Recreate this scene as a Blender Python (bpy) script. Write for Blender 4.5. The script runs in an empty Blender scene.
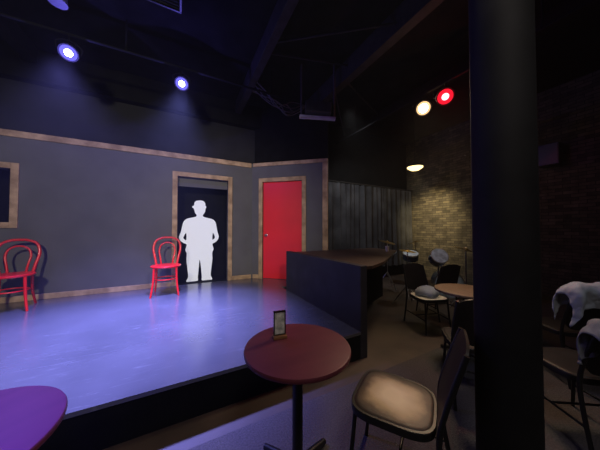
import bpy, bmesh, math, random
from mathutils import Vector, Matrix
random.seed(4)
sc=bpy.context.scene
COL=sc.collection
try:
    sc.view_settings.view_transform='Standard'
except Exception: pass
YAW=math.atan(.525)
CY,SY=math.cos(YAW),math.sin(YAW)
def W(X,Y): # survey coords -> room coords
    return (X*CY+Y*SY, -X*SY+Y*CY)

# ---------------- materials ----------------
def mat(name,col,rough=.6,metal=0,var=.15,scale=8,bump=0,col2=None,stretch=(1,1,1),spec=.5,coat=0,detail=4,rvar=0):
    m=bpy.data.materials.new(name); m.use_nodes=True
    nt=m.node_tree; b=nt.nodes['Principled BSDF']
    tc=nt.nodes.new('ShaderNodeTexCoord'); mp=nt.nodes.new('ShaderNodeMapping')
    mp.inputs['Scale'].default_value=stretch
    n=nt.nodes.new('ShaderNodeTexNoise'); n.inputs['Scale'].default_value=scale; n.inputs['Detail'].default_value=detail
    nt.links.new(tc.outputs['Object'],mp.inputs[0]); nt.links.new(mp.outputs[0],n.inputs['Vector'])
    r=nt.nodes.new('ShaderNodeValToRGB')
    a=col2 if col2 else tuple(c*(1-var) for c in col)
    d=col if col2 else tuple(min(1,c*(1+var)) for c in col)
    r.color_ramp.elements[0].position=.35; r.color_ramp.elements[1].position=.65
    r.color_ramp.elements[0].color=(*a,1); r.color_ramp.elements[1].color=(*d,1)
    nt.links.new(n.outputs['Fac'],r.inputs[0]); nt.links.new(r.outputs[0],b.inputs['Base Color'])
    b.inputs['Roughness'].default_value=rough; b.inputs['Metallic'].default_value=metal
    b.inputs['Specular IOR Level'].default_value=spec
    b.inputs['Coat Weight'].default_value=coat
    if rvar:
        mr=nt.nodes.new('ShaderNodeMapRange'); mr.inputs[3].default_value=rough-rvar; mr.inputs[4].default_value=rough+rvar
        nt.links.new(n.outputs['Fac'],mr.inputs[0]); nt.links.new(mr.outputs[0],b.inputs['Roughness'])
    if bump:
        bp=nt.nodes.new('ShaderNodeBump'); bp.inputs['Strength'].default_value=bump; bp.inputs['Distance'].default_value=.01
        nt.links.new(n.outputs['Fac'],bp.inputs['Height']); nt.links.new(bp.outputs[0],b.inputs['Normal'])
    return m
def emis(name,col,strength):
    m=bpy.data.materials.new(name); m.use_nodes=True
    b=m.node_tree.nodes['Principled BSDF']
    b.inputs['Base Color'].default_value=(0,0,0,1); b.inputs['Specular IOR Level'].default_value=0
    b.inputs['Emission Color'].default_value=(*col,1); b.inputs['Emission Strength'].default_value=strength
    return m

M_wall=mat('slate_paint',(.094,.091,.084),.75,var=.08,scale=3,bump=.1)
M_upper=mat('upper_wall_paint',(.018,.018,.018),.9,var=.15,scale=3,spec=.2)
M_black=mat('black_paint',(.004,.004,.004),.9,var=.3,scale=5,spec=.15)
M_ceil=mat('black_ceiling_paint',(.004,.004,.004),.95,var=.4,scale=4,bump=.4,spec=.1)
M_partition=mat('partition_paint',(.026,.024,.030),.75,var=.2,scale=4,spec=.3)
M_wood=mat('weathered_wood_trim',(.50,.34,.17),.7,scale=16,col2=(.26,.165,.075),bump=.5,detail=8,stretch=(.4,1,.4))
M_reddoor=mat('red_door_paint',(.78,.012,.022),.45,var=.05,scale=2)
M_redch=mat('red_lacquer',(.68,.010,.012),.3,var=.05,scale=3,coat=.2)
M_tabletop=mat('mahogany_laminate',(.130,.028,.040),.5,scale=3,col2=(.105,.022,.034),stretch=(1,6,1),spec=.35)
M_tantop=mat('tan_brown_laminate',(.17,.11,.065),.5,scale=5,col2=(.12,.075,.045),stretch=(1,10,1))
M_metal=mat('black_metal',(.010,.010,.011),.4,metal=.2,var=.2)
M_cream=mat('cream_vinyl',(.80,.75,.62),.5,var=.1)
M_dkvinyl=mat('black_vinyl',(.012,.010,.010),.5,var=.2,scale=10,spec=.3)
M_counter=mat('brown_counter_laminate',(.060,.033,.022),.5,scale=4,col2=(.032,.018,.013),stretch=(1,6,1))
M_curtain=mat('charcoal_curtain_cloth',(.050,.050,.053),.95,var=.35,scale=2.5,spec=.02)
M_white=mat('self_lit_cutout_white',(.50,.51,.52),.9,var=.02,scale=12,spec=.1)
_b=M_white.node_tree.nodes['Principled BSDF']; _b.inputs['Emission Color'].default_value=(.9,.93,1,1); _b.inputs['Emission Strength'].default_value=.45  # emission put into the white so the board looks brightly lit
M_plate=mat('matte_white_metal',(.35,.34,.33),.5)
M_grey=mat('grey_metal',(.03,.03,.03),.5,metal=.3)
M_jacketw=mat('pale_blue_cloth',(.38,.42,.48),.95,var=.08,scale=14,bump=.1,spec=.1)
M_jacketg=mat('grey_cloth',(.20,.215,.24),.95,var=.1,scale=14,bump=.1,spec=.1)
M_chrome=mat('brushed_steel',(.6,.6,.6),.3,metal=1,var=.05)
M_floor=mat('brown_concrete',(.075,.055,.044),.6,scale=3,col2=(.048,.037,.031),bump=.1)
M_carpet=mat('grey_carpet',(.095,.088,.088),.95,scale=90,col2=(.062,.058,.060),bump=.5,spec=.1)
M_paper=mat('printed_card',(.75,.75,.70),.5,scale=26,col2=(.30,.34,.30),detail=2)
M_basewood=mat('holder_wood',(.22,.10,.04),.5,scale=20,stretch=(1,6,1))
M_pillar=mat('black_column_paint',(.006,.006,.007),.75,var=.3,scale=6,bump=.1,spec=.25)
M_cable=mat('dusty_cable',(.050,.046,.042),.6)
M_duct=mat('dark_painted_steel',(.014,.013,.012),.7,metal=.0,var=.3,spec=.2)
M_shell=mat('drum_shell_lacquer',(.03,.045,.06),.25,var=.3,scale=60,coat=.5)
M_head=mat('drum_head_film',(.42,.50,.55),.5,var=.3,scale=12)
M_brass=mat('cymbal_brass',(.65,.48,.20),.3,metal=1,var=.1,scale=4)
def vinyl_mat():
    m=bpy.data.materials.new('worn_tan_vinyl'); m.use_nodes=True; nt=m.node_tree; b=nt.nodes['Principled BSDF']
    tc=nt.nodes.new('ShaderNodeTexCoord'); s=nt.nodes.new('ShaderNodeSeparateXYZ'); nt.links.new(tc.outputs['Object'],s.inputs[0])
    def M_(op,a,bb):
        x=nt.nodes.new('ShaderNodeMath'); x.operation=op
        for k,v in enumerate((a,bb)):
            if hasattr(v,'links'): nt.links.new(v,x.inputs[k])
            else: x.inputs[k].default_value=v
        return x.outputs[0]
    ax=M_('ABSOLUTE',s.outputs[0],0); ay=M_('ABSOLUTE',s.outputs[1],0)
    q=M_('POWER',M_('ADD',M_('POWER',ax,3.0),M_('POWER',ay,3.0)),1/3.0)
    n=nt.nodes.new('ShaderNodeTexNoise'); n.inputs['Scale'].default_value=9; n.inputs['Detail'].default_value=5; nt.links.new(tc.outputs['Object'],n.inputs['Vector'])
    q=M_('ADD',q,M_('MULTIPLY',n.outputs['Fac'],.08))
    r=nt.nodes.new('ShaderNodeValToRGB'); e=r.color_ramp.elements
    e[0].position=.09; e[0].color=(.72,.60,.40,1); e[1].position=.228; e[1].color=(.018,.012,.010,1)
    x=e.new(.16); x.color=(.44,.33,.19,1)
    x=e.new(.20); x.color=(.085,.056,.034,1)
    nt.links.new(q,r.inputs[0]); nt.links.new(r.outputs[0],b.inputs['Base Color']); b.inputs['Roughness'].default_value=.5
    return m
M_vinyl=vinyl_mat()
def stage_mat():
    m=bpy.data.materials.new('stage_vinyl'); m.use_nodes=True; nt=m.node_tree; b=nt.nodes['Principled BSDF']
    tc=nt.nodes.new('ShaderNodeTexCoord')
    n=nt.nodes.new('ShaderNodeTexNoise'); n.inputs['Scale'].default_value=1.6; n.inputs['Detail'].default_value=6
    nt.links.new(tc.outputs['Object'],n.inputs['Vector'])
    mixs=None
    for (rot,sc_,lo) in ((.6,(1,8,1),.58),(-.5,(1,6,1),.61)):
        mp=nt.nodes.new('ShaderNodeMapping'); mp.inputs['Scale'].default_value=sc_; mp.inputs['Rotation'].default_value=(0,0,rot)
        nt.links.new(tc.outputs['Object'],mp.inputs[0])
        n2=nt.nodes.new('ShaderNodeTexNoise'); n2.inputs['Scale'].default_value=3.6; n2.inputs['Detail'].default_value=13; n2.inputs['Roughness'].default_value=.68; n2.inputs['Distortion'].default_value=1.2
        nt.links.new(mp.outputs[0],n2.inputs['Vector'])
        r2=nt.nodes.new('ShaderNodeValToRGB')
        r2.color_ramp.elements[0].position=lo; r2.color_ramp.elements[1].position=lo+.12
        r2.color_ramp.elements[0].color=(0,0,0,1); r2.color_ramp.elements[1].color=(.32,.32,.32,1)
        nt.links.new(n2.outputs['Fac'],r2.inputs[0])
        if mixs is None: mixs=r2.outputs[0]
        else:
            mm=nt.nodes.new('ShaderNodeMixRGB'); mm.blend_type='LIGHTEN'; mm.inputs[0].default_value=1
            nt.links.new(mixs,mm.inputs[1]); nt.links.new(r2.outputs[0],mm.inputs[2]); mixs=mm.outputs[0]
    r=nt.nodes.new('ShaderNodeValToRGB')
    r.color_ramp.elements[0].position=.3; r.color_ramp.elements[1].position=.7
    r.color_ramp.elements[0].color=(.064,.066,.070,1); r.color_ramp.elements[1].color=(.088,.089,.094,1)
    nt.links.new(n.outputs['Fac'],r.inputs[0])
    mx=nt.nodes.new('ShaderNodeMixRGB'); mx.inputs[2].default_value=(.25,.25,.25,1)
    nt.links.new(mixs,mx.inputs[0]); nt.links.new(r.outputs[0],mx.inputs[1]); nt.links.new(mx.outputs[0],b.inputs['Base Color'])
    mr=nt.nodes.new('ShaderNodeMapRange'); mr.inputs[3].default_value=.14; mr.inputs[4].default_value=.28
    nt.links.new(n.outputs['Fac'],mr.inputs[0]); nt.links.new(mr.outputs[0],b.inputs['Roughness'])
    b.inputs['Specular IOR Level'].default_value=1.0
    return m
M_stage=stage_mat()
def brick_mat():
    m=bpy.data.materials.new('brick_wall'); m.use_nodes=True; nt=m.node_tree; b=nt.nodes['Principled BSDF']
    tc=nt.nodes.new('ShaderNodeTexCoord'); s=nt.nodes.new('ShaderNodeSeparateXYZ'); c=nt.nodes.new('ShaderNodeCombineXYZ')
    nt.links.new(tc.outputs['Object'],s.inputs[0]); nt.links.new(s.outputs[1],c.inputs[0]); nt.links.new(s.outputs[2],c.inputs[1])
    n=nt.nodes.new('ShaderNodeTexNoise'); n.inputs['Scale'].default_value=5; n.inputs['Detail'].default_value=6
    nt.links.new(tc.outputs['Object'],n.inputs['Vector'])
    br=nt.nodes.new('ShaderNodeTexBrick'); br.inputs['Scale'].default_value=1
    br.inputs['Brick Width'].default_value=.20; br.inputs['Row Height'].default_value=.066; br.inputs['Mortar Size'].default_value=.006; br.inputs['Mortar Smooth'].default_value=.3
    br.inputs['Color1'].default_value=(.12,.10,.068,1); br.inputs['Color2'].default_value=(.050,.043,.032,1); br.inputs['Mortar'].default_value=(.028,.024,.02,1)
    nt.links.new(c.outputs[0],br.inputs['Vector'])
    mx=nt.nodes.new('ShaderNodeMixRGB'); mx.blend_type='MULTIPLY'; mx.inputs[0].default_value=.8
    r=nt.nodes.new('ShaderNodeValToRGB'); r.color_ramp.elements[0].position=.3; r.color_ramp.elements[1].position=.7
    r.color_ramp.elements[0].color=(.4,.4,.4,1); r.color_ramp.elements[1].color=(1.2,1.2,1.2,1)
    nt.links.new(n.outputs['Fac'],r.inputs[0]); nt.links.new(br.outputs['Color'],mx.inputs[1]); nt.links.new(r.outputs[0],mx.inputs[2])
    nt.links.new(mx.outputs[0],b.inputs['Base Color'])
    bp=nt.nodes.new('ShaderNodeBump'); bp.inputs['Strength'].default_value=.6; bp.inputs['Distance'].default_value=.008; bp.invert=True
    nt.links.new(br.outputs['Fac'],bp.inputs['Height']); nt.links.new(bp.outputs[0],b.inputs['Normal'])
    b.inputs['Roughness'].default_value=.9; b.inputs['Specular IOR Level'].default_value=.2
    return m
M_brick=brick_mat()

# ---------------- mesh builder ----------------
class MB:
    def __init__(s): s.bm=bmesh.new()
    def box(s,c,size,rot=None,bevel=0):
        r=bmesh.ops.create_cube(s.bm,size=1)
        vs=r['verts']
        M=Matrix.Translation(c)@(rot.to_4x4() if rot else Matrix.Identity(4))@Matrix.Diagonal((*size,1))
        bmesh.ops.transform(s.bm,matrix=M,verts=vs)
        if bevel:
            es=list({e for v in vs for e in v.link_edges})
            bmesh.ops.bevel(s.bm,geom=es,offset=bevel,segments=2,affect='EDGES',profile=.5)
        return s
    def bb(s,x0,x1,y0,y1,z0,z1,bevel=0):
        return s.box(((x0+x1)/2,(y0+y1)/2,(z0+z1)/2),(x1-x0,y1-y0,z1-z0),bevel=bevel)
    def tube(s,pts,r,seg=10,closed=False,smooth=0):
        pts=[Vector(p) for p in pts]
        if smooth:
            out=[];n=len(pts)
            rng=n if closed else n-1
            for i in range(rng):
                g=(lambda k: pts[k%n]) if closed else (lambda k: pts[max(0,min(n-1,k))])
                p0,p1,p2,p3=g(i-1),g(i),g(i+1),g(i+2)
                for k in range(smooth):
                    t=k/smooth
                    out.append(.5*((2*p1)+(p2-p0)*t+(2*p0-5*p1+4*p2-p3)*t*t+(3*p1-p0-3*p2+p3)*t**3))
            if not closed: out.append(pts[-1])
            pts=out
        n=len(pts); rings=[]
        rad=(lambda i: r) if not isinstance(r,(list,tuple)) else (lambda i: r[0]+(r[1]-r[0])*i/(n-1))
        prev=None
        for i,p in enumerate(pts):
            if closed: t=(pts[(i+1)%n]-pts[i-1]).normalized()
            else: t=(pts[min(n-1,i+1)]-pts[max(0,i-1)]).normalized()
            if prev is None:
                a=Vector((0,0,1)) if abs(t.z)<.9 else Vector((1,0,0))
                u=t.cross(a).normalized()
            else:
                u=(prev-t*prev.dot(t)).normalized()
            prev=u; w=t.cross(u)
            rings.append([s.bm.verts.new(p+(u*math.cos(2*math.pi*k/seg)+w*math.sin(2*math.pi*k/seg))*rad(i)) for k in range(seg)])
        m=n if closed else n-1
        for i in range(m):
            A,B=rings[i],rings[(i+1)%n]
            for k in range(seg):
                s.bm.faces.new((A[k],A[(k+1)%seg],B[(k+1)%seg],B[k]))
        if not closed:
            s.bm.faces.new(rings[0][::-1]); s.bm.faces.new(rings[-1])
        return s
    def lathe(s,prof,c=(0,0,0),seg=40,M=None):
        rings=[];M=M or Matrix.Identity(4)
        for (r,z) in prof:
            rings.append([s.bm.verts.new(M@Vector((c[0]+r*math.cos(2*math.pi*k/seg),c[1]+r*math.sin(2*math.pi*k/seg),c[2]+z))) for k in range(seg)])
        for A,B in zip(rings,rings[1:]):
            for k in range(seg): s.bm.faces.new((A[k],A[(k+1)%seg],B[(k+1)%seg],B[k]))
        s.bm.faces.new(rings[0][::-1]); s.bm.faces.new(rings[-1])
        return s
    def pad(s,a,b,prof,n=3.2,M=None,seg=48,taper=0):
        M=M or Matrix.Identity(4);rings=[]
        for (k,z) in prof:
            ring=[]
            for i in range(seg):
                t=2*math.pi*i/seg; c,q=math.cos(t),math.sin(t)
                x=a*k*math.copysign(abs(c)**(2/n),c); y=b*k*math.copysign(abs(q)**(2/n),q)
                x*=1+taper*y/b
                ring.append(s.bm.verts.new(M@Vector((x,y,z))))
            rings.append(ring)
        for A,B in zip(rings,rings[1:]):
            for k in range(seg): s.bm.faces.new((A[k],A[(k+1)%seg],B[(k+1)%seg],B[k]))
        s.bm.faces.new(rings[0][::-1]); s.bm.faces.new(rings[-1])
        return s
    def prism(s,poly,z0,z1):
        A=[s.bm.verts.new((x,y,z0)) for x,y in poly];B=[s.bm.verts.new((x,y,z1)) for x,y in poly]
        n=len(poly)
        for i in range(n): s.bm.faces.new((A[i],A[(i+1)%n],B[(i+1)%n],B[i]))
        s.bm.faces.new(A[::-1]); s.bm.faces.new(B)
        return s
    def done(s,name,m,parent=None,smooth=False,label=None,cat=None,kind=None,loc=None,rotz=None,group=None):
        bmesh.ops.recalc_face_normals(s.bm,faces=s.bm.faces[:])
        me=bpy.data.meshes.new(name); s.bm.to_mesh(me); s.bm.free()
        if smooth:
            for p in me.polygons: p.use_smooth=True
            try: me.set_sharp_from_angle(angle=math.radians(40))
            except Exception: pass
        o=bpy.data.objects.new(name,me); COL.objects.link(o)
        me.materials.append(m)
        if parent: o.parent=parent
        if loc: o.location=loc
        if rotz is not None: o.rotation_euler=(0,0,rotz)
        if label: o['label']=label
        if cat: o['category']=cat
        if kind: o['kind']=kind
        if group: o['group']=group
        return o
def root(name,loc,rotz,label,cat,group=None):
    e=bpy.data.objects.new(name,None); COL.objects.link(e); e.empty_display_size=.1
    e.location=loc; e.rotation_euler=(0,0,rotz); e['label']=label; e['category']=cat
    if group: e['group']=group
    return e
def copy_thing(src,loc,rotz,label=None,scale=None):
    e=src.copy(); COL.objects.link(e); e.location=loc; e.rotation_euler=(0,0,rotz)
    if label: e['label']=label
    if scale: e.scale=(scale,)*3
    def rec(a,b):
        for ch in a.children:
            c=ch.copy(); COL.objects.link(c); c.parent=b; rec(ch,c)
    rec(src,e)
    return e
def reskin(e,prefix,m):
    for c_ in e.children:
        if c_.name.split('.')[0]==prefix:
            c_.data=c_.data.copy(); c_.data.materials[0]=m
def face(X,Y): # heading given in survey coords, local forward +Y
    u,v=W(X,Y); return math.atan2(-u,v)
def P(X,Y,z=0):
    u,v=W(X,Y); return (u,v,z)
S=.30 # stage height
CH=4.3
# ---------------- room shell ----------------
st=dict(kind='structure')
MB().bb(-5.2,6.8,-3.2,5.95,-.1,0).done('floor',M_floor,**st)
MB().bb(-5,6.6,-3,1.64,0,.012).done('floor_carpet',M_carpet,**st)
MB().bb(-5.2,6.8,-3.2,5.95,CH,CH+.1).done('ceiling',M_ceil,**st)
BV=5.193
w=MB()
w.bb(-5,-3.45,BV,BV+.12,0,2.98); w.bb(-3.45,-2.37,BV,BV+.12,0,1.54); w.bb(-3.45,-2.37,BV,BV+.12,2.38,2.98)
w.bb(-2.37,-.085,BV,BV+.12,0,2.98); w.bb(-.085,.908,BV,BV+.12,2.52,2.98); w.bb(.908,1.46,BV,BV+.12,0,2.98)
w.done('wall_back',M_wall,**st)
MB().bb(-5,2.9,BV+.04,BV+.16,2.98,CH).done('wall_back_upper',M_upper,**st)
MB().bb(-5,2.6,BV-.12,BV+.039,3.8,CH).done('wall_back_header',M_black,**st)
w=MB(); w.bb(-4.2,2.9,5.80,5.9,0,CH); w.bb(-4.2,-4.1,BV+.12,5.8,0,CH); w.bb(1.3,1.4,BV+.17,5.8,0,CH)
w.done('wall_backstage',M_black,**st)
MB().bb(-5.1,-5,-3,5.9,0,CH).done('wall_left',M_black,**st)
MB().bb(-5.1,6.75,-3.1,-3,0,CH).done('wall_front',M_black,**st)
MB().bb(6.61,6.75,-3,5.9,0,CH).done('wall_right',M_brick,**st)
MB().bb(2.9,6.61,4.95,5.05,0,CH).done('wall_back_curtained',M_black,**st)
# angled wall with red door
C1=(1.455,BV); ang=math.atan2(4.034-BV,2.803-1.455); L=1.778
w=MB(); w.bb(0,.265,0,.12,0,2.98); w.bb(.265,1.20,0,.12,2.53,2.98); w.bb(.265,1.20,0,.12,0,S); w.bb(1.20,L,0,.12,0,2.98)
w.done('wall_angled',M_wall,loc=(*C1,0),rotz=ang,**st)
w=MB(); w.bb(0.05,L,.03,.12,2.98,CH).done('wall_angled_upper',M_black,loc=(*C1,0),rotz=ang,**st)
# wood trim
T=.025; ti=[0]
def trim(x0,x1,z0,z1,ang_wall=False,base=None):
    ti[0]+=1
    nm=base or 'trim_%d'%ti[0]
    b=MB()
    if ang_wall: b.bb(x0,x1,-T,-.001,z0,z1,bevel=.004).done(nm,M_wood,loc=(*C1,0),rotz=ang,**st)
    else: b.bb(x0,x1,BV-T,BV-.001,z0,z1,bevel=.004).done(nm,M_wood,**st)
trim(-5,1.43,2.88,2.98)
trim(-.176,-.085,S,2.61); trim(.908,.998,S,2.61); trim(-.085,.908,2.52,2.61)
trim(-2.37,-2.28,1.45,2.47); trim(-3.57,-3.45,1.45,2.47); trim(-3.45,-2.37,2.38,2.47); trim(-3.45,-2.37,1.45,1.54)
trim(-5,-.18,S,S+.09,base='baseboard_back'); trim(1.0,1.43,S,S+.09,base='baseboard_corner')
trim(.03,L,2.90,2.98,True)
trim(.175,.265,S,2.62,True); trim(1.20,1.29,S,2.62,True); trim(.265,1.20,2.53,2.62,True)
trim(1.66,L,S,2.895,True); trim(.03,.17,S,S+.09,True,base='baseboard_angled')
# grey lintel strip inside the doorway
MB().bb(-.085,.908,BV+.125,BV+.165,2.34,2.98).done('trim_lintel',M_wall,**st)
# red door
d=MB().bb(.27,1.195,.03,.075,S+.005,2.525,bevel=.003).done('door_1',M_reddoor,loc=(*C1,0),rotz=ang,label='flush red painted door in a wooden frame',**st)
k=MB()
Mk=Matrix.Translation((.35,.03,S+1.0))@Matrix.Rotation(math.pi/2,4,'X')
k.lathe([(.028,0),(.028,.006),(.011,.01),(.011,.035),(.026,.045),(.028,.06),(.018,.07)],M=Mk,seg=20)
k.done('door_knob',M_chrome,parent=d,smooth=True)
# stage
poly=[(-5,1.896),(1.75,1.896),(1.75,4.12),(2.70,4.12),(1.455,BV),(-5,BV)]
MB().prism(poly,S-.03,S).done('floor_stage',M_stage,**st)
MB().bb(-.085,.908,BV,5.8,S-.03,S).done('floor_backstage',M_black,**st)
MB().bb(-5,1.75,1.91,1.95,0,S-.03).done('trim_stage_fascia',M_black,**st)
# partition half wall + counter
MB().bb(1.752,1.85,1.90,3.90,0,1.02,bevel=.006).done('wall_partition',M_partition,**st)
ct=root('counter',(2.5,2.9,0),0,'black booth with brown laminate counter top behind low wall','counter')
pl=[(-.64,-.95),(-.52,-.95),(-.1,-.75),(1.45,.30),(1.45,1.0),(-.64,1.0)]
MB().prism([(-.64,.20),(.5,.25),(1.36,.60),(1.36,.95),(-.64,.95)],0,.965).done('body',M_black,parent=ct)
MB().prism(pl,.965,1.0).done('counter_top',M_counter,parent=ct)

# curtain
c=MB(); n=480; z0,z1=.35,2.66; rows=14
gr=[]
for j in range(rows+1):
    f=j/rows; row=[]
    for i in range(n+1):
        u=2.95+(6.55-2.95)*i/n
        a=.050*(.45+.55*f)*(1+.5*math.sin(i*.071)+.3*math.sin(i*.031+1))
        ph=i*2*math.pi/24+2.2*math.sin(i*.041)+.9*math.sin(i*.017)+.5*f*math.sin(i*.05)
        v=4.74+a*(math.sin(ph)+.22*math.sin(2*ph+.6))+.014*math.sin(i*.17+f*2)
        row.append(c.bm.verts.new((u,v,z1+(z0-z1)*f)))
    gr.append(row)
for j in range(rows):
    for i in range(n): c.bm.faces.new((gr[j][i],gr[j][i+1],gr[j+1][i+1],gr[j+1][i]))
c.done('curtain',M_curtain,smooth=True,label='dark charcoal pleated curtain hanging across the side wall',cat='curtain')
MB().tube([(2.75,4.74,2.69),(6.608,4.74,2.69)],.018).done('curtain_rod',M_grey,smooth=True,label='black metal curtain rod carrying the dark curtain',cat='curtain rod')

# pillar
px,py=W(.977,1.08)
MB().lathe([(.12,0),(.12,CH)],c=(px,py,0),seg=64).done('pillar',M_pillar,smooth=True,kind='structure',label='round black painted support column')

# ---------------- silhouette cutout ----------------
out=[(193.4,208),(192.2,207.4),(192.4,206.0),(194.0,205.0),(194.2,202.6),(195.8,200.8),(198.4,200.2),(201.4,200.1),(203.8,200.9),(205.2,202.8),(205.4,205.0),(206.4,206.2),(205.8,207.6),(205.4,208.8),(205.2,210.4),(204.4,212.6),(203.2,214.2),(202.8,215.4),(204.4,216.6),(208.6,217.6),(213.4,218.8),(216.2,221.8),(217.4,226.6),(218.4,231.4),(219.8,236.4),(218.6,239.8),(216.0,242.2),(213.2,244.0),(214.3,249.0),(213.0,252.6),(213.2,259),(212.4,266),(211.6,275),(213.0,278.4),(212.4,280),(203.0,280),(202.4,276),(201.4,266),(200.4,260),(199.8,260),(199.2,266),(198.4,276),(197.6,280),(187.8,280),(187.4,278.4),(188.8,275),(187.8,266),(187.0,259),(187.2,252.6),(185.8,249.0),(187.0,244.0),(184.0,242.2),(181.0,239.8),(179.6,236.4),(181.4,231.2),(182.4,226.6),(183.8,221.6),(186.8,218.8),(191.0,217.6),(195.2,216.6),(196.6,215.4),(196.2,214.2),(195.0,212.6),(194.4,210.4)]
holeR=[(213.6,232.5),(215.8,236.8),(214.6,238.8),(213.0,239.2)]
holeL=[(186.4,232.5),(186.6,239.2),(185.0,238.8),(183.8,236.8)]
def catm(pts,k=4):
    n=len(pts);o=[]
    for i in range(n):
        p0,p1,p2,p3=[Vector(pts[j%n]) for j in (i-1,i,i+1,i+2)]
        for q in range(k):
            t=q/k; o.append(.5*((2*p1)+(p2-p0)*t+(2*p0-5*p1+4*p2-p3)*t*t+(3*p1-p0-3*p2+p3)*t**3))
    return o
sx,sz=.0200,.0222
cu=bpy.data.curves.new('cut','CURVE'); cu.dimensions='2D'; cu.fill_mode='BOTH'; cu.extrude=.012
for pl_ in (out,holeR,holeL):
    pp=catm([((x-199.5)*sx,(280-y)*sz) for x,y in pl_])
    sp_=cu.splines.new('POLY'); sp_.points.add(len(pp)-1); sp_.use_cyclic_u=True
    for q,p in zip(sp_.points,pp): q.co=(p.x,max(0,p.y),0,1)
tmp=bpy.data.objects.new('tmp',cu); COL.objects.link(tmp)
bpy.context.view_layer.update()
dg=bpy.context.evaluated_depsgraph_get()
me=bpy.data.meshes.new_from_object(tmp.evaluated_get(dg)); me.name='cutout_board'
bpy.data.objects.remove(tmp); bpy.data.curves.remove(cu)
me.transform(Matrix.Rotation(math.pi/2,4,'X'))
for p in me.polygons: p.use_smooth=False
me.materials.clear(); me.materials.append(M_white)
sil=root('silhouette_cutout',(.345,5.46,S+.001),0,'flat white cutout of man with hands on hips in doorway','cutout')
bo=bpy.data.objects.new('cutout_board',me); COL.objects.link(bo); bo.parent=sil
MB().box((0,.06,.01),(.4,.09,.02)).done('foot_plate',M_black,parent=sil)

# ---------------- bentwood chairs ----------------
def bentwood(loc,rz,label):
    r=root('bentwood_chair',loc,rz,label,'chair','red bentwood chairs on the stage')
    MB().lathe([(.0005,.448),(.16,.448),(.215,.452),(.222,.462),(.222,.474),(.212,.482),(.18,.480),(.0005,.474)],seg=48).done('seat',M_redch,parent=r,smooth=True)
    ring=[(.165*math.cos(a),.165*math.sin(a),.26) for a in [2*math.pi*i/32 for i in range(32)]]
    MB().tube(ring,.009,8,closed=True).done('leg_ring',M_redch,parent=r,smooth=True)
    for sx_ in (-1,1):
        MB().tube([(sx_*.155,.135,.45),(sx_*.168,.155,.2),(sx_*.195,.195,0)],(.018,.013),smooth=6).done('leg',M_redch,parent=r,smooth=True)
        MB().tube([(sx_*.15,-.165,.45),(sx_*.155,-.18,.2),(sx_*.175,-.235,0)],(.018,.013),smooth=6).done('leg',M_redch,parent=r,smooth=True)
    o=[(-.15,-.165,.44),(-.175,-.19,.58),(-.205,-.225,.74),(-.175,-.25,.87),(-.09,-.262,.925),(0,-.265,.935),(.09,-.262,.925),(.175,-.25,.87),(.205,-.225,.74),(.175,-.19,.58),(.15,-.165,.44)]
    MB().tube(o,.018,smooth=6).done('back_hoop',M_redch,parent=r,smooth=True)
    i_=[(-.085,-.185,.47),(-.10,-.20,.58),(-.12,-.225,.70),(-.10,-.24,.79),(-.05,-.248,.835),(0,-.25,.845),(.05,-.248,.835),(.10,-.24,.79),(.12,-.225,.70),(.10,-.20,.58),(.085,-.185,.47)]
    MB().tube(i_,.013,smooth=6).done('inner_hoop',M_redch,parent=r,smooth=True)
    return r
bc=bentwood(P(-4.05,3.17,S),face(.60,-.80),'red bentwood cafe chair under the framed window opening')
bc.scale=(1.04,)*3
c2=copy_thing(bc,P(-2.36,3.98,S),face(.45,-.89),'red bentwood cafe chair beside the doorway cutout',1.05)

# ---------------- tables ----------------
def table(loc,rz,label,top=M_tabletop):
    r=root('round_table',loc,rz,label,'table','round pedestal tables')
    MB().lathe([(.0005,.722),(.285,.722),(.298,.727),(.300,.735),(.300,.742),(.297,.748),(.290,.75),(.0005,.75)],seg=72).done('table_top',top,parent=r,smooth=True)
    MB().lathe([(.02,.70),(.10,.704),(.10,.722),(.02,.722)],seg=24).tube([(0,0,.05),(0,0,.71)],.030,20).done('pedestal',M_metal,parent=r,smooth=True)
    b=MB()
    for a in range(4):
        t=a*math.pi/2+.4
        c_,s_=math.cos(t),math.sin(t)
        b.tube([(0,0,.075),(.12*c_,.12*s_,.055),(.27*c_,.27*s_,.018)],(.028,.018),10,smooth=3)
    b.lathe([(.05,.04),(.05,.09),(.03,.11)],seg=20)
    b.done('base',M_metal,parent=r,smooth=True)
    return r
FZ=.012
t1=table(P(-.014,1.304,FZ),0,'round mahogany table with a small menu holder')
copy_thing(t1,P(-1.11,.673,FZ),.7,'round mahogany table lit purple beside the stage')
reskin(copy_thing(t1,P(1.83,2.50,FZ),1.2,'round tan brown table beside the black column'),'table_top',M_tantop)

# menu holder
mh=root('menu_holder',(*W(-.125,1.39),.75+FZ),face(.35,-1),'small wooden tabletop menu holder with printed card','menu holder','menu holders')
MB().box((0,0,.009),(.085,.05,.018),bevel=.003).done('holder_base',M_basewood,parent=mh)
MB().box((0,-.0,.086),(.062,.004,.138),rot=None).done('card',M_paper,parent=mh,label='printed card with small pictures')
b=MB(); b.box((-.034,0,.089),(.007,.012,.148)); b.box((.034,0,.089),(.007,.012,.148)); b.box((0,0,.160),(.075,.012,.007)); b.box((0,0,.020),(.062,.012,.008)); b.done('holder_frame',M_metal,parent=mh)

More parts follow.
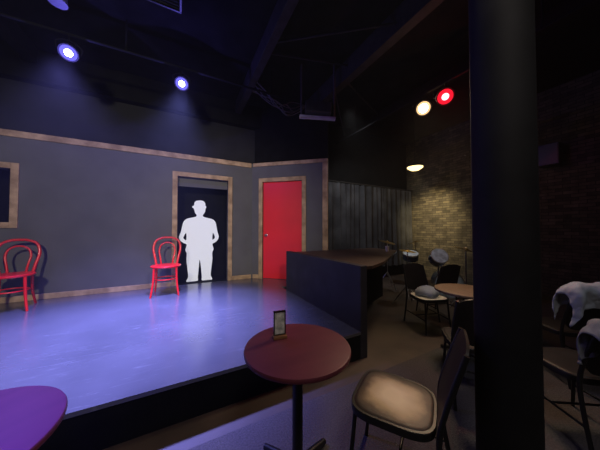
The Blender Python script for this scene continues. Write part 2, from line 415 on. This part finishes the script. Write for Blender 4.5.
# ---------------- cafe chairs ----------------
def cafe(loc,rz,label,seatm):
    r=root('cafe_chair',loc,rz,label,'chair','black metal cafe chairs')
    prof=[(.94,-.016),(.985,-.012),(1,-.004),(.99,.003),(.96,.007),(.90,.009),(.6,.010),(.1,.010)]
    s0=MB().pad(.198,.198,prof,n=4.0,taper=.06,seg=72).done('seat',seatm,parent=r,smooth=True); s0.location=(0,0,.458)
    MB().pad(.210,.210,[(.95,-.018),(1,-.014),(1,.018),(.985,.022),(.955,.022)],n=4.0,M=Matrix.Translation((0,0,.440)),taper=.06,seg=72).done('seat_frame',M_metal,parent=r,smooth=True)
    for s_ in (-1,1):
        MB().tube([(s_*.17,.17,.425),(s_*.18,.19,.2),(s_*.195,.215,0)],.0115,smooth=4).done('leg',M_metal,parent=r,smooth=True)
        MB().tube([(s_*.185,-.29,0),(s_*.185,-.245,.22),(s_*.185,-.218,.44),(s_*.182,-.25,.62),(s_*.165,-.325,.86)],.0125,smooth=5).done('leg',M_metal,parent=r,smooth=True)
    b=MB()
    for s_ in (-1,1): b.tube([(s_*.182,.19,.18),(s_*.185,-.25,.19)],.008)
    b.tube([(-.183,-.03,.185),(.183,-.03,.185)],.008)
    b.done('stretcher',M_metal,parent=r,smooth=True)
    Mb=Matrix.Translation((0,-.277,.69))@Matrix.Rotation(math.radians(17),4,'X')@Matrix.Rotation(math.pi/2,4,'X')
    MB().pad(.180,.205,[(.92,-.011),(1,-.006),(1,.006),(.93,.011),(.5,.013),(.1,.013)],n=3.6,M=Mb).done('backrest',M_dkvinyl,parent=r,smooth=True)
    return r
ch=cafe(P(.535,1.30,FZ),face(-.85,.53),'black metal chair with tan vinyl seat facing the table',M_vinyl)
def cafe2(X,Y,f,label,seatm,z=FZ):
    e=copy_thing(ch,P(X,Y,z),face(*f),label)
    reskin(e,'seat',seatm)
    return e
cafe2(1.50,1.98,(.4,.9),'black cafe chair facing the brown round table',M_dkvinyl)
cafe2(1.86,3.30,(.15,-1),'black metal chair with cream seat near the counter',M_cream,0)
cl=MB().pad(.15,.13,[(.75,0),(.95,.015),(1,.035),(.95,.06),(.85,.078),(.7,.092),(.5,.102),(.3,.108),(.05,.11)],n=2.6,seg=64).done('folded_cloth',M_jacketw,smooth=True,label='pale rumpled cloth lying on the cream chair seat',cat='cloth',loc=P(1.85,3.30,.474),rotz=.4)
tx=bpy.data.textures.new('rumple','CLOUDS'); tx.noise_scale=.08; tx.noise_depth=2
md=cl.modifiers.new('rumple','DISPLACE'); md.texture=tx; md.strength=.05; md.mid_level=.2
cafe2(2.55,3.10,(-.8,.4),'dark cafe chair between table and drums',M_dkvinyl,0)
cafe2(2.28,3.82,(-.2,1),'dark cafe chair turned towards the drums',M_dkvinyl,0)
cafe2(1.97,1.64,(.1,1),'black cafe chair with a grey jacket over its back',M_dkvinyl)
cafe2(2.62,2.28,(.15,1),'black cafe chair with a pale jacket over its back',M_dkvinyl)

# jackets (drape over chair backrest)
def jacket(name,X,Y,f,m,label,wd=.5,drop=.34,seed=1,z=FZ,top=.96):
    rnd=random.Random(seed)
    e=MB(); nu,nv=60,90; g=[]
    ph=[rnd.uniform(0,6) for _ in range(8)]
    for j in range(nv+1):
        t=j/nv*2-1
        row=[]
        for i in range(nu+1):
            s_=i/nu*2-1
            a=abs(t)
            hz=top-(a**1.9)*drop*(1+.2*math.sin(2.5*s_+ph[5]))-.11*s_**4+.012*math.sin(3*s_+ph[0])
            side=math.sin(max(-1,min(1,t*1.4))*math.pi/2)
            fold=(.018*math.sin(5*s_+ph[1]+1.5*t)+.016*math.sin(9*s_-1.5*t+ph[2])+.010*math.sin(17*s_+t+ph[6]))*(.4+.6*a)
            yy=-.320+side*(.110-.02*a)*(1-.4*s_**4)+fold
            x=s_*wd/2*(1-.06*a+.06*math.sin(3*t+ph[3]))
            row.append(e.bm.verts.new((x,yy,hz)))
        g.append(row)
    for j in range(nv):
        for i in range(nu): e.bm.faces.new((g[j][i],g[j][i+1],g[j+1][i+1],g[j+1][i]))
    o=e.done(name,m,smooth=True,label=label,cat='jacket',loc=P(X,Y,z),rotz=face(*f))
    md=o.modifiers.new('thick','SOLIDIFY'); md.thickness=.016
    tx=bpy.data.textures.new('wrinkle','CLOUDS'); tx.noise_scale=.14; tx.noise_depth=2
    md=o.modifiers.new('wrinkle','DISPLACE'); md.texture=tx; md.strength=.055; md.mid_level=.5
    return o
jacket('jacket',1.97,1.64,(.1,1),M_jacketg,'grey cloth jacket draped over a chair back',seed=2,wd=.46,drop=.20,top=.90)
jacket('jacket',2.62,2.28,(.15,1),M_jacketw,'pale blue jacket draped over a chair back',seed=5,wd=.54,drop=.26,top=.95)

def cup(X,Y,z,label):
    MB().lathe([(.028,0),(.034,.05),(.038,.10),(.036,.10),(.032,.05),(.026,.006)],seg=24).done('cup',M_cream,smooth=True,label=label,cat='cup',loc=P(X,Y,z))
cup(1.72,4.45,1.0,'pale cup standing on the brown counter')

# ---------------- drum kit ----------------
def drum(name,X,Y,z,r,h,tilt,f,label,legs=None):
    e=root(name,P(X,Y,0),face(*f),label,'drum')
    M=Matrix.Translation((0,0,z))@Matrix.Rotation(tilt,4,'X')
    MB().lathe([(r*.99,-h/2),(r*.995,h/2)],M=M,seg=36).done('shell',M_shell,parent=e,smooth=True)
    MB().lathe([(r*1.03,h/2-.02),(r*1.04,h/2-.01),(r*1.03,h/2+.008),(r*.96,h/2+.008)],M=M,seg=36).done('hoop',M_chrome,parent=e,smooth=True)
    MB().lathe([(r*.95,h/2),(r*.955,h/2+.0095)],M=M,seg=36).done('head',M_head,parent=e)
    if legs=='stand':
        b=MB(); b.tube([(0,0,.28),(0,0,z-h*.5)],.012,8)
        for k in range(3):
            a=k*2*math.pi/3; b.tube([(0,0,.32),(.24*math.cos(a),.24*math.sin(a),.01)],.009,6)
            b.tube([(0,0,z-h*.5-.05),(r*.8*math.cos(a),r*.8*math.sin(a),z-h*.5+.01)],.008,6)
        b.done('stand',M_chrome,parent=e,smooth=True)
    elif legs=='spurs':
        for s_ in (-1,1): MB().tube([(s_*r*.9,.0,z-.05),(s_*(r+.10),-.15,.01)],.010,6).done('spur',M_chrome,parent=e,smooth=True)
    elif legs=='legs':
        for k in range(3):
            a=k*2*math.pi/3+.5; MB().tube([(r*1.03*math.cos(a),r*1.03*math.sin(a),z),(r*1.06*math.cos(a),r*1.06*math.sin(a),.01)],.008,6).done('drum_leg',M_chrome,parent=e,smooth=True)
    return e
drum('bass_drum',3.15,4.85,.28,.275,.36,math.pi/2,(.35,1),'round bass drum with pale head facing the seating','spurs')
drum('snare_drum',2.45,5.0,.84,.16,.13,math.radians(20),(.3,1),'shallow snare drum on a chrome stand','stand')
drum('tom_drum',2.68,4.38,.88,.15,.18,math.radians(58),(.2,1),'small dark tom drum tilted on a chrome stand','stand')
drum('floor_tom',3.6,4.35,.45,.18,.36,0,(.3,1),'tall dark floor tom on three chrome legs','legs')
def cymbal(X,Y,z,r,label,tilt):
    e=root('cymbal_stand',P(X,Y,0),.4,label,'cymbal','cymbal stands')
    M=Matrix.Translation((0,0,z))@Matrix.Rotation(tilt,4,'X')
    MB().lathe([(r,-.002),(r*.3,.012),(r*.16,.022),(.02,.034),(.004,.036),(.004,.032),(.02,.030),(r*.3,.008),(r,-.004)],M=M,seg=40).done('cymbal',M_brass,parent=e,smooth=True)
    b=MB(); b.tube([(0,0,.3),(0,0,z+.05)],.010,8)
    for k in range(3):
        a=k*2*math.pi/3; b.tube([(0,0,.40),(.28*math.cos(a),.28*math.sin(a),.01)],.009,6)
    b.done('stand',M_chrome,parent=e,smooth=True)
cymbal(2.15,5.55,1.12,.19,'brass cymbal on a chrome tripod stand',.25)
cymbal(2.85,5.55,1.12,.22,'larger brass cymbal on a chrome tripod stand',-.3)
cymbal(2.05,4.30,1.02,.15,'small brass cymbal beside the counter edge',.15)
cymbal(3.05,4.15,1.06,.18,'brass cymbal on a stand behind the dark chairs',.3)

# ---------------- ceiling ----------------
def beam(x0,x1,y0,y1,z0,z1,nm,label,cat_='beam',m=M_duct):
    MB().bb(x0,x1,y0,y1,z0,z1,bevel=.005).done(nm,m,label=label,cat=cat_)
beam(1.03,1.15,-2.9,5.05,4.02,CH-.001,'ceiling_beam','black painted steel beam running under the ceiling')
beam(2.43,2.57,-2.9,4.9,3.98,CH-.001,'ceiling_beam','heavy black painted steel beam above the half wall')
beam(-2.2,-2.06,-2.9,5.05,4.05,CH-.001,'ceiling_beam','black painted steel beam above the stage',m=M_black)
beam(4.2,4.28,-2.9,4.9,4.08,CH-.001,'ceiling_beam','black painted steel beam above the seating',m=M_black)
MB().tube([(-4.9,3.78,3.86),(1.6,3.78,3.86)],.018).done('lighting_bar',M_black,smooth=True,label='black pipe carrying the blue stage lights',cat='pipe')
MB().tube([(3.46,.6,3.62),(3.46,4.6,3.62)],.018).done('lighting_bar',M_black,smooth=True,label='black pipe carrying the red and warm lights',cat='pipe')
for i,(u,v,z) in enumerate([(-4.2,3.78,3.86),(-.7,3.78,3.86),(1.4,3.78,3.86),(3.46,.9,3.62),(3.46,3.9,3.62)]):
    MB().tube([(u,v,z+.02),(u,v,CH)],.010,8).done('hanger_rod',M_black,smooth=True,label='thin black rod holding a lighting pipe',cat='rod',group='hanger rods')
MB().bb(-3.6,-.8,2.2,2.7,3.98,CH-.001,bevel=.01).done('air_duct',M_black,label='dark painted rectangular duct under the ceiling',cat='duct')
for (a_,b_,lb,rr_) in [((1.10,3.0,4.10),(2.50,1.9,4.10),'thin dark conduit pipe crossing between ceiling beams',.016),((1.10,3.3,4.18),(2.50,2.9,4.18),'short dark conduit pipe between ceiling beams',.016),((2.52,3.2,4.2),(4.24,3.9,4.2),'dark conduit pipe above the seating area',.016),((2.50,3.4,4.12),(3.40,4.2,3.66),'slanted dark brace pipe beside the lights',.012)]:
    MB().tube([a_,b_],rr_,10).done('conduit',M_duct,smooth=True,label=lb,cat='pipe',group='ceiling conduits')
b=MB()
for i in range(9): b.box((-.30,2.75-.0+i*.045,4.18),(.5,.012,.05),rot=Matrix.Rotation(.5,3,'X'))
b.bb(-.57,-.55,2.7,3.14,4.14,CH-.001); b.bb(-.05,-.03,2.7,3.14,4.14,CH-.001); b.bb(-.57,-.03,2.69,2.71,4.14,CH-.001); b.bb(-.57,-.03,3.13,3.15,4.14,CH-.001)
b.done('air_vent',M_grey,label='slatted dark metal air vent in the ceiling',cat='vent')
for i in range(6):
    rr=random.Random(20+i)
    v0=4.26-i*.075
    p=[(1.10,v0,4.12)]
    for k in range(1,6): p.append((1.16+k*.22+rr.uniform(-.04,.04),v0+rr.uniform(-.03,.03),4.1-(.08+.07*i)*math.sin(k/6*math.pi)+rr.uniform(-.09,.09)))
    p.append((2.50,v0,4.12))
    MB().tube(p,.009,8,smooth=6).done('cable',M_cable,smooth=True,label='black cable slung loosely between ceiling beams',cat='cable',group='ceiling cables')
hb=root('mounting_frame',P(.30,3.85,3.36),0,'pale metal mounting frame hanging under the ceiling','bracket')
hb.rotation_euler=(0,math.radians(4),-YAW)
b=MB(); b.box((0,0,0),(.62,.08,.035)); b.done('crossbar',M_plate,parent=hb)
MB().tube([(-.28,0,.02),(-.34,0,.93)],.014,8).done('hanger',M_cable,parent=hb)
MB().tube([(.29,0,.02),(.23,0,.95)],.018,8).done('hanger',M_cable,parent=hb)
MB().box((.0,0,.13),(.44,.28,.18),bevel=.01).done('projector_body',M_grey,parent=hb)

# fixtures
def aimrot(dv):
    return Vector(dv).to_track_quat('-Z','Y').to_matrix()
def light(kind,loc,e,col,aim=None,size=.1,angle=120,blend=.6,nm='light'):
    l=bpy.data.lights.new(nm,kind); l.energy=e; l.color=col
    o=bpy.data.objects.new(nm,l); COL.objects.link(o); o.location=loc
    if aim is not None: o.rotation_euler=(Vector(aim)-Vector(loc)).to_track_quat('-Z','Y').to_euler()
    if kind=='SPOT': l.spot_size=math.radians(angle); l.spot_blend=blend; l.shadow_soft_size=size
    elif kind=='AREA': l.size=size
    else: l.shadow_soft_size=size
    return o
def fixture(loc,aim,lensm,label,bar_z,rr=.085,ln=.22,ringm=None,lr=.8,halo=None,hcol=None):
    r=root('spotlight',loc,0,label,'stage light')
    R3=aimrot(Vector(aim)-Vector(loc)); M=R3.to_4x4()
    MB().lathe([(.03,ln),(rr*.75,ln*.97),(rr*.8,ln*.5),(rr,ln*.3),(rr,0),(rr*.86,0),(rr*.84,.02)],M=M,seg=28).done('housing',M_black,parent=r,smooth=True)
    MB().lathe([(rr*lr,.000),(rr*lr,.012)],M=M,seg=28).done('lens',lensm,parent=r)
    if ringm: MB().lathe([(rr*.84,.004),(rr*.84,.014)],M=M,seg=28).done('halo_ring',ringm,parent=r)  # glowing disc added to imitate the glare halo round the lens
    b=MB()
    cen=M@Vector((0,0,ln*.35)); ax=M@Vector((rr+.012,0,0))
    ax=Vector((ax.x,ax.y,0)).normalized()*(rr+.015)
    b.tube([cen+ax,cen+ax+Vector((0,0,.09)),cen+Vector((0,0,.14)),cen-ax+Vector((0,0,.09)),cen-ax],.008,8,smooth=4)
    b.tube([cen+Vector((0,0,.135)),Vector((0,0,bar_z-loc[2]-.02))],.009,8)
    b.done('yoke',M_black,parent=r,smooth=True)
    if halo:
        q=Vector(loc)+(R3@Vector((0,0,-.07)))
        light('POINT',q,halo,hcol,None,.004)
    return r
E_blue=emis('blue_lens',(.70,.72,1.0),20)
E_ring=emis('blue_halo_ring',(.20,.18,1),1.1)
E_red=emis('red_lens',(1,.30,.34),4)
E_rring=emis('red_halo_ring',(1,.01,.03),1.2)
E_warm=emis('warm_lens',(1,.86,.68),30)
E_wring=emis('warm_halo_ring',(1,.60,.28),1.4)
F1=P(-2.88,2.75,3.62); F2=P(-1.78,3.34,3.62)
A1=P(-1.0,.6,1.0); A2=P(-.5,.9,1.0)
fixture(F1,A1,E_blue,'stage spotlight with glowing blue-white lens on a pipe',3.86,rr=.095,ringm=E_ring,lr=.42,halo=30,hcol=(.16,.13,1))
fixture(F2,A2,E_blue,'stage spotlight with blue-white lens nearer the doorway',3.86,rr=.095,ringm=E_ring,lr=.42,halo=30,hcol=(.16,.13,1))
FR=P(2.16,3.30,3.40); FW=P(2.01,3.62,3.40)
fixture(FR,P(.8,.2,1.2),E_red,'stage spotlight glowing red on the ceiling pipe',3.62,rr=.12,ringm=E_rring,lr=.4,halo=6,hcol=(1,.03,.03))
fixture(FW,P(.6,.2,1.2),E_warm,'stage spotlight glowing warm white on the ceiling pipe',3.62,rr=.12,ringm=E_wring,lr=.55,halo=4,hcol=(1,.6,.3))
FL=P(2.9,5.64,3.0)
fr=root('flood_lamp',FL,0,'wide warm ceiling flood lamp lighting the brick wall','lamp')
MB().lathe([(.03,.16),(.08,.12),(.19,.03),(.20,0),(.185,.005)],seg=32).done('lamp_shade',M_metal,parent=fr,smooth=True)
MB().lathe([(.03,-.085),(.10,-.07),(.18,-.015),(.18,.01)],seg=32).done('bulb',emis('warm_bulb',(1,.74,.30),3),parent=fr,smooth=True)
MB().tube([(0,0,.15),(0,0,CH-3.0)],.008,8).done('pendant_rod',M_black,parent=fr,smooth=True)
def can(loc,label):
    r=root('ceiling_spot',loc,0,label,'stage light')
    MB().lathe([(.03,.18),(.07,.17),(.08,.05),(.085,0),(.07,.0)],seg=24).done('housing',mat('can_paint',(.07,.07,.07),.6),parent=r,smooth=True)
    MB().tube([(0,0,.17),(0,0,CH-loc[2])],.009,8).done('stem',M_metal,parent=r)
can(P(-2.7,2.45,3.95),'unlit pale can light fixed beneath the ceiling')
sp=root('wall_speaker',(6.45,W(4.9,4.4)[1],2.9),0,'dark speaker box mounted on the brick wall','speaker')
MB().box((0,0,0),(.24,.3,.42),bevel=.01).done('cabinet',M_metal,parent=sp)
MB().box((-.125,0,0),(.012,.26,.38)).done('grille',M_metal,parent=sp)
MB().box((.14,0,0),(.05,.1,.1)).done('bracket',M_metal,parent=sp)

# ---------------- lights ----------------
B1=(.24,.23,1.0)
light('SPOT',(F1[0],F1[1]-.20,F1[2]-.22),1800,B1,(F1[0]+.3,F1[1]-.45,.3),.12,84,.9)
light('SPOT',(F2[0],F2[1]-.20,F2[2]-.22),2900,(.26,.28,1.0),(F2[0]-.3,F2[1]-.45,.3),.12,72,1.0)
light('SPOT',(-1.0,.95,4.0),2300,(.10,.07,1.0),P(-1.1,.70,.75),.1,17,.7)  # blue spot without a fixture, added to tint the left table violet
# added spots stand in for an unseen house rig behind the viewer, washing walls
light('SPOT',(-1.4,-.6,3.1),500,(1.0,.93,.80),(-.8,5.2,1.4),.12,70,.7)
light('SPOT',(.6,-.6,3.1),260,(1.0,.90,.77),(1.2,5.0,1.5),.12,50,.7)
light('SPOT',(2.75,3.3,3.7),140,(.95,.96,1.0),(5.2,4.74,1.4),.10,85,.9)  # spot without a fixture, added to graze the curtain pleats
light('SPOT',(FR[0]-.06,FR[1]-.15,FR[2]-.12),30,(1,.08,.06),P(.8,.6,0),.06,80,.8)
light('SPOT',(FW[0]-.06,FW[1]-.15,FW[2]-.12),150,(1,.78,.5),P(.9,1.5,0),.22,75,.9)
light('SPOT',(FL[0]+.0,FL[1]-.0,FL[2]-.12),480,(1,.80,.42),(6.6,FL[1]+.42,1.7),.12,70,1.0)
light('POINT',(FL[0]-.03,FL[1]-.03,FL[2]-.16),7,(1,.66,.25),None,.01)
light('SPOT',(.3,-1.0,4.0),130,(1,.88,.82),(.9,1.6,0),.35,80,.9)  # unseen fill spot, added for the near table and chair
light('SPOT',(3.2,-.2,3.8),36,(.85,.9,1.0),P(2.2,1.7,.8),.15,34,.9)
light('SPOT',(4.6,2.2,3.9),60,(1,.9,.75),P(2.5,4.4,.8),.12,50,.9)
w=bpy.data.worlds.new('world'); sc.world=w; w.use_nodes=True
bg=w.node_tree.nodes['Background']; bg.inputs[0].default_value=(.5,.5,.7,1); bg.inputs[1].default_value=.02
vs=w.node_tree.nodes.new('ShaderNodeVolumeScatter'); vs.inputs['Density'].default_value=.0026; vs.inputs['Anisotropy'].default_value=.2
w.node_tree.links.new(vs.outputs[0],w.node_tree.nodes['World Output'].inputs['Volume'])

cam=bpy.data.cameras.new('camera'); co=bpy.data.objects.new('camera',cam); COL.objects.link(co)
co.location=(0,0,1.42); co.rotation_euler=(math.radians(90+1.27),0,-YAW)
cam.lens=13.5; cam.sensor_width=36; cam.clip_start=.02
sc.camera=co
